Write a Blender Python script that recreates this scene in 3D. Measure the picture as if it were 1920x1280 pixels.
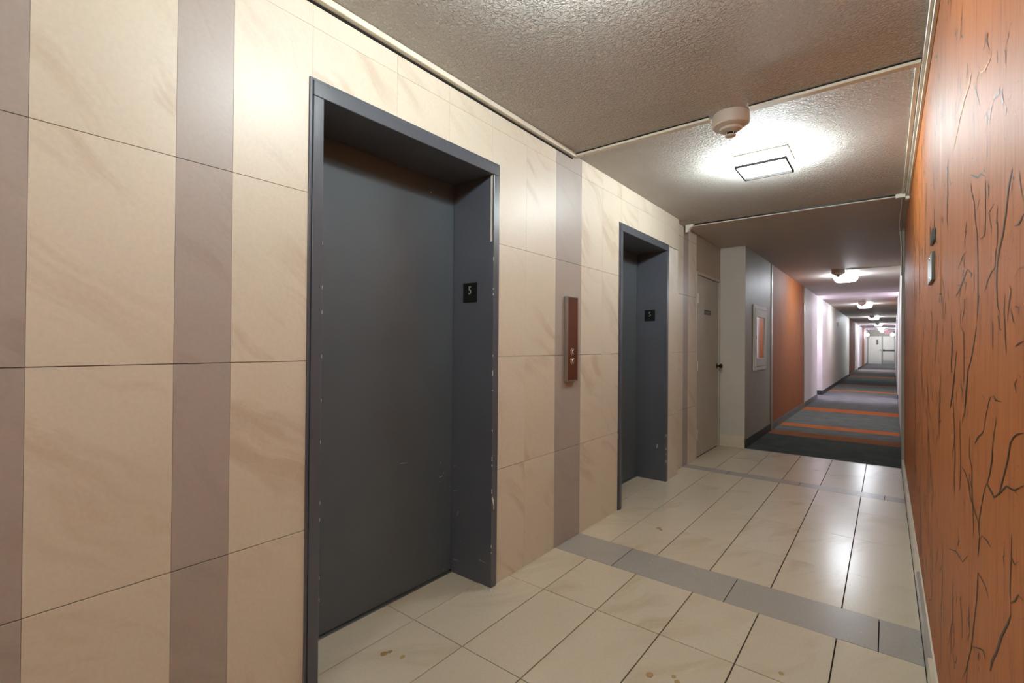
import bpy, bmesh, math, random
from mathutils import Vector, Matrix
random.seed(5)
for o in list(bpy.data.objects): bpy.data.objects.remove(o)
scene = bpy.context.scene
COL = scene.collection

# ---------------------------------------------------------------- camera
F, YAW, PITCH, ROLL, HC = 892.75, 0.666788, 0.00613917, 0.0083371, 1.26469
cyw, syw = math.cos(YAW), math.sin(YAW)
fw = Vector((-syw*math.cos(PITCH), cyw*math.cos(PITCH), math.sin(PITCH)))
r0 = Vector((cyw, syw, 0)); u0 = r0.cross(fw)
rt = r0*math.cos(ROLL)+u0*math.sin(ROLL); up = -r0*math.sin(ROLL)+u0*math.cos(ROLL)
cam = bpy.data.cameras.new('camera'); cam.lens = F/1920*36; cam.sensor_width = 36; cam.clip_start = 0.02
co = bpy.data.objects.new('camera', cam); COL.objects.link(co)
co.matrix_world = Matrix(((rt.x, up.x, -fw.x, 0), (rt.y, up.y, -fw.y, 0), (rt.z, up.z, -fw.z, HC), (0, 0, 0, 1)))
scene.camera = co
# ---------------------------------------------------------------- world, light levels, exposure
w = bpy.data.worlds.new('world'); scene.world = w; w.use_nodes = True
w.node_tree.nodes['Background'].inputs[0].default_value = (.6, .58, .55, 1)
w.node_tree.nodes['Background'].inputs[1].default_value = 0.3
scene.view_settings.view_transform = 'Standard'; scene.view_settings.look = 'None'
scene.view_settings.exposure = 0.24; scene.view_settings.gamma = 1
scene.view_settings.use_curve_mapping = False
L_NEAR, L_HALL, L_SCONCE = 24.0, 48.0, 140.0
C_NEAR, C_HALL, C_SCONCE = (.86, .97, .99), (.88, .95, 1.04), (.82, .74, 1.06)

H = 2.515          # ceiling height
# ---------------------------------------------------------------- node helpers
def lin(c):
    return tuple(((x/255)/12.92 if x/255 <= .04045 else ((x/255+.055)/1.055)**2.4) for x in c)+(1,)
class N:
    def __init__(s, name, rough=.5, spec=.5, metal=0):
        s.m = bpy.data.materials.new(name); s.m.use_nodes = True; s.t = s.m.node_tree
        s.b = s.t.nodes['Principled BSDF']
        s.b.inputs['Roughness'].default_value = rough; s.b.inputs['Metallic'].default_value = metal
        s.b.inputs['Specular IOR Level'].default_value = spec
        s.co = None
    def n(s, typ, inp=None, **kw):
        nd = s.t.nodes.new(typ)
        for k, v in kw.items(): setattr(nd, k, v)
        for k, v in (inp or {}).items():
            if isinstance(v, bpy.types.NodeSocket): s.t.links.new(v, nd.inputs[k])
            else: nd.inputs[k].default_value = v
        return nd
    def link(s, a, b): s.t.links.new(a, b)
    def obj(s): return s.n('ShaderNodeTexCoord').outputs['Object']
    def ramp(s, fac, stops):
        r = s.n('ShaderNodeValToRGB', {0: fac}); e = r.color_ramp.elements
        while len(e) < len(stops): e.new(.5)
        for q, (pos, c) in zip(e, stops):
            q.position = pos; q.color = c if len(c) == 4 else tuple(c)+(1,)
        return r.outputs[0]
    def mix(s, f, a, b, blend='MIX'):
        m = s.n('ShaderNodeMix', data_type='RGBA', blend_type=blend)
        for i, v in ((0, f), (6, a), (7, b)):
            if isinstance(v, bpy.types.NodeSocket): s.link(v, m.inputs[i])
            else: m.inputs[i].default_value = v
        return m.outputs[2]
    def col(s, c):
        if isinstance(c, bpy.types.NodeSocket): s.link(c, s.b.inputs['Base Color'])
        else: s.b.inputs['Base Color'].default_value = c
        return s
    def bump(s, h, strength=.3, dist=.01):
        bn = s.n('ShaderNodeBump', {'Height': h, 'Strength': strength, 'Distance': dist})
        s.link(bn.outputs[0], s.b.inputs['Normal']); return s
def plain(name, c, rough=.5, metal=0, spec=.5, noise=.06, scale=8, bump=0, bscale=200):
    m = N(name, rough, spec, metal); c = lin(c); o = m.obj()
    nz = m.n('ShaderNodeTexNoise', {'Vector': o, 'Scale': scale, 'Detail': 4.0}).outputs[0]
    lo = tuple(x*(1-noise) for x in c[:3])+(1,); hi = tuple(min(1, x*(1+noise)) for x in c[:3])+(1,)
    m.col(m.ramp(nz, [(.35, lo), (.65, hi)]))
    if bump:
        n2 = m.n('ShaderNodeTexNoise', {'Vector': o, 'Scale': bscale, 'Detail': 3.0}).outputs[0]
        m.bump(n2, bump, .002)
    return m.m
def tile_mat(name, base, vein, rough, wscale, amount, axes, stretch):
    """sandstone-look porcelain; each tile reads its own piece of the pattern"""
    m = N(name, rough, .5); o = m.obj()
    rnd = m.n('ShaderNodeObjectInfo').outputs['Random']
    off = m.n('ShaderNodeMath', {0: rnd, 1: 37.0}, operation='MULTIPLY').outputs[0]
    cmb = m.n('ShaderNodeCombineXYZ', {0: off, 1: off, 2: off}).outputs[0]
    v = m.n('ShaderNodeVectorMath', {0: o, 1: cmb}, operation='ADD').outputs[0]
    mp = m.n('ShaderNodeMapping', {'Vector': v, 'Rotation': axes}).outputs[0]
    warp = m.n('ShaderNodeTexNoise', {'Vector': mp, 'Scale': 2.2, 'Detail': 2.0, 'Roughness': .4}).outputs['Color']
    wv = m.n('ShaderNodeVectorMath', {0: warp, 1: (.34, .34, .34)}, operation='MULTIPLY').outputs[0]
    v2 = m.n('ShaderNodeVectorMath', {0: mp, 1: wv}, operation='ADD').outputs[0]
    st = m.n('ShaderNodeMapping', {'Vector': v2, 'Scale': stretch}).outputs[0]
    veins = m.n('ShaderNodeTexNoise', {'Vector': st, 'Scale': wscale, 'Detail': 5.0, 'Roughness': .62}).outputs[0]
    vm = m.ramp(veins, [(.50, (0, 0, 0)), (.64, (1, 1, 1))])
    area = m.n('ShaderNodeTexNoise', {'Vector': v, 'Scale': 1.8, 'Detail': 2.0}).outputs[0]
    am = m.ramp(area, [(.4, (0, 0, 0)), (.62, (1, 1, 1))])
    f1 = m.n('ShaderNodeMath', {0: vm, 1: am}, operation='MULTIPLY').outputs[0]
    f = m.n('ShaderNodeMath', {0: f1, 1: amount}, operation='MULTIPLY').outputs[0]
    c = m.mix(f, lin(base), lin(vein))
    fine = m.n('ShaderNodeTexNoise', {'Vector': v, 'Scale': 90.0, 'Detail': 4.0}).outputs[0]
    c = m.mix(.5, c, m.ramp(fine, [(.3, (.88, .88, .88)), (.7, (1.0, 1.0, 1.0))]), 'MULTIPLY')
    big = m.n('ShaderNodeTexNoise', {'Vector': v, 'Scale': 1.1, 'Detail': 2.0}).outputs[0]
    c = m.mix(.6, c, m.ramp(big, [(.3, (.93, .91, .88)), (.7, (1, 1, 1))]), 'MULTIPLY')
    m.col(c)
    m.link(m.n('ShaderNodeMath', {0: fine, 1: .12, 2: rough-.06}, operation='MULTIPLY_ADD').outputs[0], m.b.inputs['Roughness'])
    m.bump(fine, .06, .002)
    return m.m
def emit(name, c, s):
    m = N(name, .4); m.col((.9, .9, .9, 1)); m.b.inputs['Emission Color'].default_value = tuple(c)+(1,)
    m.b.inputs['Emission Strength'].default_value = s
    return m.m

M = {}
M['tile_beige'] = tile_mat('beige_sandstone_tile', (225, 214, 195), (190, 164, 138), .42, 9.0, .45, (math.radians(-52), 0, 0), (.5, 1.0, .13))
M['tile_grey'] = tile_mat('taupe_tile', (178, 167, 158), (160, 146, 136), .42, 9.0, .5, (math.radians(-52), 0, 0), (.5, 1.0, .13))
M['floor_beige'] = tile_mat('beige_floor_tile', (222, 211, 188), (194, 174, 140), .23, 6.0, .55, (0, 0, math.radians(30)), (1.0, .13, .5))
M['floor_grey'] = tile_mat('grey_floor_tile', (180, 176, 168), (162, 157, 150), .25, 6.0, .4, (0, 0, math.radians(30)), (1.0, .13, .5))
M['grout_light'] = plain('light_grout', (236, 232, 224), .9)
M['grout_dark'] = plain('dark_grout', (42, 42, 40), .9)
M['steel_paint'] = plain('charcoal_gloss_paint', (84, 87, 94), .3, noise=.05, scale=3, bump=.12, bscale=60)
M['door_paint'] = plain('charcoal_satin_paint', (84, 91, 96), .38, noise=.05, scale=3, bump=.04, bscale=90)
M['black'] = plain('black_plastic', (12, 12, 13), .35)
M['void'] = plain('dark_gap', (8, 8, 8), .9)
M['alu'] = plain('brushed_aluminium', (190, 190, 186), .3, 1.0, noise=.03)
M['alu_dull'] = plain('satin_steel', (196, 196, 194), .42, 1.0, noise=.03)
M['sill'] = plain('worn_sill_metal', (112, 112, 110), .55, .6, noise=.1)
M['chrome'] = plain('chrome', (225, 225, 225), .12, 1.0, noise=.01)
M['pewter'] = plain('dark_pewter', (96, 90, 82), .25, 1.0, noise=.05)
M['brown_plate'] = plain('dark_brown_bronze_plate', (92, 50, 34), .35, 0, noise=.08)
M['cream'] = plain('cream_painted_raceway', (222, 214, 196), .45)
M['white'] = plain('white_paint', (226, 222, 214), .5, noise=.03)
M['wall_paint'] = plain('warm_white_eggshell_wall', (205, 199, 188), .48, noise=.04, scale=3, bump=.25, bscale=70)
M['wall_grey'] = plain('grey_semigloss_wall', (162, 158, 146), .5, noise=.04, scale=3, bump=.15, bscale=90)
M['wall_taupe'] = plain('taupe_wall_paint', (176, 160, 140), .5, noise=.05, scale=4, bump=.15, bscale=90)
M['door_grey'] = plain('greige_door_paint', (188, 180, 166), .42, noise=.04, scale=4)
M['vinyl_base'] = plain('charcoal_vinyl_base', (52, 56, 58), .45)
M['vinyl_grey'] = plain('grey_vinyl_base', (104, 106, 104), .45)
M['skirt'] = plain('beige_skirting_tile', (214, 205, 182), .35, noise=.05)
M['skirt_white'] = plain('pale_skirting_edge', (226, 220, 204), .5)
M['detector'] = plain('beige_detector_plastic', (196, 182, 168), .45, noise=.02)
M['red'] = emit('exit_red_letters', (1, .03, .03), .9); M['red'].node_tree.nodes['Principled BSDF'].inputs['Base Color'].default_value = (.4, .01, .01, 1)
M['exit_white'] = emit('exit_face', (1, .80, .76), .12); M['exit_white'].node_tree.nodes['Principled BSDF'].inputs['Base Color'].default_value = (.30, .26, .25, 1)
M['near_glow'] = emit('near_lamp_glass', C_NEAR, L_NEAR)
M['near_side'] = emit('near_lamp_side_glass', C_NEAR, 165.0)
M['hall_glow'] = emit('hall_lamp_glass', C_HALL, L_HALL)
M['sconce_glow'] = emit('sconce_glass', C_SCONCE, L_SCONCE)
M['far_glow'] = emit('far_sconce_glass', C_SCONCE, 35.0)
M['rim'] = plain('dark_bronze_rim', (34, 30, 26), .7)
M['mirror'] = plain('cabinet_glass', (205, 205, 210), .03, 1.0, noise=0)
M['scratch'] = plain('bare_primer_chip', (222, 220, 212), .7)
M['stain'] = plain('brown_floor_stain', (176, 146, 96), .4)
M['sign_text'] = plain('grey_sign_lettering', (150, 158, 146), .4)
M['navy'] = plain('navy_sign', (14, 18, 28), .4)
M['sign_green'] = plain('grey_green_plate', (88, 92, 82), .35, .3)
M['crackle'] = plain('printed_crack_ink', (58, 44, 26), .5)
M['crackle_faint'] = plain('faint_crack_ink', (92, 58, 30), .5)
M['scuff'] = plain('pale_scuff', (232, 184, 132), .6)

def ceiling_mat():
    m = N('stippled_ceiling_paint', .62, .35); o = m.obj()
    v1 = m.n('ShaderNodeTexNoise', {'Vector': o, 'Scale': 64.0, 'Detail': 3.0, 'Roughness': .62, 'Distortion': .5}).outputs[0]
    a = m.ramp(v1, [(.42, (0, 0, 0)), (.62, (1, 1, 1))])
    m.bump(a, 1.0, .0095)
    big = m.n('ShaderNodeTexNoise', {'Vector': o, 'Scale': 1.4, 'Detail': 3.0}).outputs[0]
    m.col(m.ramp(big, [(.3, lin((222, 216, 208))), (.7, lin((228, 222, 214)))]))
    return m.m
def hall_ceiling_mat():
    m = N('smooth_stippled_hall_ceiling', .6, .35); o = m.obj()
    v1 = m.n('ShaderNodeTexNoise', {'Vector': o, 'Scale': 60.0, 'Detail': 3.0}).outputs[0]
    m.bump(v1, .3, .003)
    m.col(lin((196, 188, 182))); return m.m
def orange_mat(name, crack, c1, c2, rough):
    m = N(name, rough, .45); o = m.obj()
    # fine vertical streaks printed in the vinyl
    st = m.n('ShaderNodeMapping', {'Vector': o, 'Scale': (1, 1, .13)}).outputs[0]
    s1 = m.n('ShaderNodeTexNoise', {'Vector': st, 'Scale': 55.0, 'Detail': 5.0, 'Roughness': .65}).outputs[0]
    s2 = m.n('ShaderNodeTexNoise', {'Vector': st, 'Scale': 14.0, 'Detail': 3.0}).outputs[0]
    base = m.ramp(s2, [(.3, lin(c1)), (.7, lin(c2))])
    c = m.mix(.5, base, m.ramp(s1, [(.34, (.50, .42, .34)), (.50, (1, 1, 1)), (.75, (1.0, 1.0, 1.0))]), 'MULTIPLY')
    if crack:
        wp = m.n('ShaderNodeTexNoise', {'Vector': o, 'Scale': 9.0, 'Detail': 4.0}).outputs['Color']
        wv = m.n('ShaderNodeVectorMath', {0: wp, 1: (.10, .10, .10)}, operation='MULTIPLY').outputs[0]
        v = m.n('ShaderNodeVectorMath', {0: o, 1: wv}, operation='ADD').outputs[0]
        mask = m.n('ShaderNodeTexNoise', {'Vector': o, 'Scale': 11.0, 'Detail': 2.0}).outputs[0]
        mk = m.ramp(mask, [(.48, (0, 0, 0)), (.60, (1, 1, 1))])
        for sc, wd, am in ((21.0, .02, .45),):
            vo = m.n('ShaderNodeTexVoronoi', {'Vector': v, 'Scale': sc}, feature='DISTANCE_TO_EDGE').outputs[0]
            ln = m.ramp(vo, [(0, (1, 1, 1)), (wd, (0, 0, 0))])
            f = m.n('ShaderNodeMath', {0: ln, 1: mk}, operation='MULTIPLY').outputs[0]
            f = m.n('ShaderNodeMath', {0: f, 1: am}, operation='MULTIPLY').outputs[0]
            c = m.mix(f, c, lin((92, 62, 32)))
    m.col(c); m.bump(s1, .12, .002)
    return m.m
def carpet_mat(name, c1, c2):
    m = N(name, .95, .1); o = m.obj()
    a = m.n('ShaderNodeTexNoise', {'Vector': o, 'Scale': 260.0, 'Detail': 3.0}).outputs[0]
    b = m.n('ShaderNodeTexNoise', {'Vector': o, 'Scale': 5.0, 'Detail': 3.0}).outputs[0]
    f = m.n('ShaderNodeMath', {0: a, 1: b}, operation='ADD').outputs[0]
    m.col(m.ramp(m.n('ShaderNodeMath', {0: f, 1: .5}, operation='MULTIPLY').outputs[0], [(.38, lin(c1)), (.62, lin(c2))]))
    m.bump(a, .6, .004); return m.m
M['ceiling'] = ceiling_mat(); M['hall_ceiling'] = hall_ceiling_mat()
M['orange'] = orange_mat('orange_crackle_vinyl', True, (176, 102, 48), (186, 110, 54), .55)
M['orange_plain'] = orange_mat('orange_vinyl', False, (146, 80, 24), (158, 88, 30), .66)
M['carpet'] = carpet_mat('charcoal_carpet', (100, 104, 102), (122, 124, 120))
M['carpet_dark'] = carpet_mat('dark_charcoal_carpet', (70, 75, 72), (86, 90, 86))
M['carpet_orange'] = carpet_mat('orange_carpet_stripe', (190, 104, 56), (206, 120, 70))
M['carpet_rust'] = carpet_mat('rust_carpet_stripe', (140, 88, 56), (156, 98, 64))

# ---------------------------------------------------------------- geometry helpers
def wloc(o):
    v = Vector((0, 0, 0))
    while o: v += o.location; o = o.parent
    return v
def props(o, label=None, cat=None, group=None, kind=None):
    if label: o['label'] = label
    if cat: o['category'] = cat
    if group: o['group'] = group
    if kind: o['kind'] = kind
    return o
def empty(name, loc, label=None, cat=None, group=None, kind=None):
    o = bpy.data.objects.new(name, None); COL.objects.link(o); o.location = loc; o.empty_display_size = .1
    return props(o, label, cat, group, kind)
class B:
    """collects shapes in world coordinates and links them as one mesh object"""
    def __init__(s): s.bm = bmesh.new(); s.mi = 0
    def box(s, x0, x1, y0, y1, z0, z1, bev=0, seg=1, mi=0):
        t = bmesh.new()
        bmesh.ops.create_cube(t, size=1)
        for v in t.verts:
            v.co = Vector(((x0+x1)/2+v.co.x*(x1-x0), (y0+y1)/2+v.co.y*(y1-y0), (z0+z1)/2+v.co.z*(z1-z0)))
        if bev: bmesh.ops.bevel(t, geom=t.edges[:], offset=bev, segments=seg, affect='EDGES', profile=.5)
        return s._merge(t, mi)
    def _merge(s, t, mi):
        for f in t.faces: f.material_index = mi
        me = bpy.data.meshes.new('t'); t.to_mesh(me); t.free(); s.bm.from_mesh(me); bpy.data.meshes.remove(me); return s
    def lathe(s, prof, c, axis='Z', seg=32, mi=0, sx=1, sy=1):
        """profile [(radius, height)] turned about an axis through c"""
        t = bmesh.new(); rings = []
        def pt(r, h, a):
            x, y = r*math.cos(a)*sx, r*math.sin(a)*sy
            p = {'Z': (x, y, h), 'X': (h, x, y), 'Y': (x, h, y)}[axis]
            return Vector(c)+Vector(p)
        for r, h in prof:
            if r < 1e-6: rings.append([t.verts.new(pt(0, h, 0))])
            else: rings.append([t.verts.new(pt(r, h, 2*math.pi*i/seg)) for i in range(seg)])
        for a, b in zip(rings[:-1], rings[1:]):
            for i in range(seg):
                j = (i+1) % seg
                q = [a[i % len(a)], a[j % len(a)], b[j % len(b)], b[i % len(b)]]
                u = []
                for v in q:
                    if v not in u: u.append(v)
                if len(u) > 2:
                    try: t.faces.new(u)
                    except ValueError: pass
        for rg in (rings[0], rings[-1]):
            if len(rg) > 2: t.faces.new(rg)
        bmesh.ops.recalc_face_normals(t, faces=t.faces)
        return s._merge(t, mi)
    def tube(s, pts, r, seg=8, mi=0):
        t = bmesh.new(); rings = []
        P = [Vector(p) for p in pts]
        for i, p in enumerate(P):
            d = (P[min(i+1, len(P)-1)]-P[max(i-1, 0)]).normalized()
            a = d.orthogonal().normalized() if i == 0 else (rings_n-d*rings_n.dot(d)).normalized()
            rings_n = a; b = d.cross(a)
            rings.append([t.verts.new(p+a*r*math.cos(2*math.pi*k/seg)+b*r*math.sin(2*math.pi*k/seg)) for k in range(seg)])
        for a, b in zip(rings[:-1], rings[1:]):
            for k in range(seg): t.faces.new((a[k], a[(k+1) % seg], b[(k+1) % seg], b[k]))
        t.faces.new(rings[0]); t.faces.new(rings[-1])
        bmesh.ops.recalc_face_normals(t, faces=t.faces)
        return s._merge(t, mi)
    def prism(s, poly, d, mi=0):
        """closed polygon of 3D points pushed by vector d"""
        t = bmesh.new(); a = [t.verts.new(p) for p in poly]; b = [t.verts.new(Vector(p)+Vector(d)) for p in poly]
        t.faces.new(a); t.faces.new(b[::-1]); n = len(a)
        for i in range(n): t.faces.new((a[i], b[i], b[(i+1) % n], a[(i+1) % n]))
        bmesh.ops.recalc_face_normals(t, faces=t.faces)
        return s._merge(t, mi)
    def build(s, name, mats, parent=None, label=None, cat=None, group=None, kind=None, smooth=False, origin=None):
        if not isinstance(mats, (list, tuple)): mats = [mats]
        me = bpy.data.meshes.new(name)
        if parent is not None: off = wloc(parent); loc = Vector((0, 0, 0))
        else:
            vs = [v.co for v in s.bm.verts]
            off = Vector([(min(v[i] for v in vs)+max(v[i] for v in vs))/2 for i in range(2)]+[min(v[2] for v in vs)]) if origin is None else Vector(origin)
            loc = off
        bmesh.ops.translate(s.bm, verts=s.bm.verts[:], vec=-off)
        s.bm.to_mesh(me); s.bm.free()
        for m in mats: me.materials.append(m)
        if smooth:
            for p in me.polygons: p.use_smooth = True
            me.set_sharp_from_angle(angle=math.radians(40))
        o = bpy.data.objects.new(name, me); COL.objects.link(o); o.location = loc; o.parent = parent
        return props(o, label, cat, group, kind)
def clone(o, loc, label=None, group=None):
    def cp(s, par):
        c = s.copy(); COL.objects.link(c); c.parent = par
        for ch in s.children: cp(ch, c)
        return c
    c = cp(o, None); c.location = loc
    if label: c['label'] = label
    if group: c['group'] = group
    return c
# tiles: chamfered slabs sharing mesh data by size
_tc = {}
def slab(name, size, axis, mat, parent, centre):
    key = (tuple(round(v, 3) for v in size), axis, mat.name)
    if key not in _tc:
        t = bmesh.new(); bmesh.ops.create_cube(t, size=1)
        for v in t.verts: v.co = Vector([v.co[i]*size[i] for i in range(3)])
        edges = [e for e in t.edges if all(v.co[abs(axis)-1]*(1 if axis > 0 else -1) > 0 for v in e.verts)]
        bmesh.ops.bevel(t, geom=edges, offset=.0004, segments=1, affect='EDGES')
        me = bpy.data.meshes.new(name); t.to_mesh(me); t.free(); me.materials.append(mat); _tc[key] = me
    o = bpy.data.objects.new(name, _tc[key]); COL.objects.link(o)
    o.parent = parent; o.location = Vector(centre)-wloc(parent)
    return o

# far hall is very slightly skewed to the lobby
Y0 = 6.43
def lx(y): return -1.38+max(0, y-Y0)*.0052
def rx(y): return .140+max(0, y-Y0)*.0090
def hallbox(b, side, x_in, x_out, y0, y1, z0, z1, mi=0):
    """wall slab following the hall side; x_in/x_out are offsets from the wall face, outwards positive"""
    f = lx if side < 0 else rx
    p = []
    for (y, off) in ((y0, x_in), (y1, x_in), (y1, x_out), (y0, x_out)):
        p.append((f(y)+side*off, y, z0))
    b.prism(p, (0, 0, z1-z0), mi); return b

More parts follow.
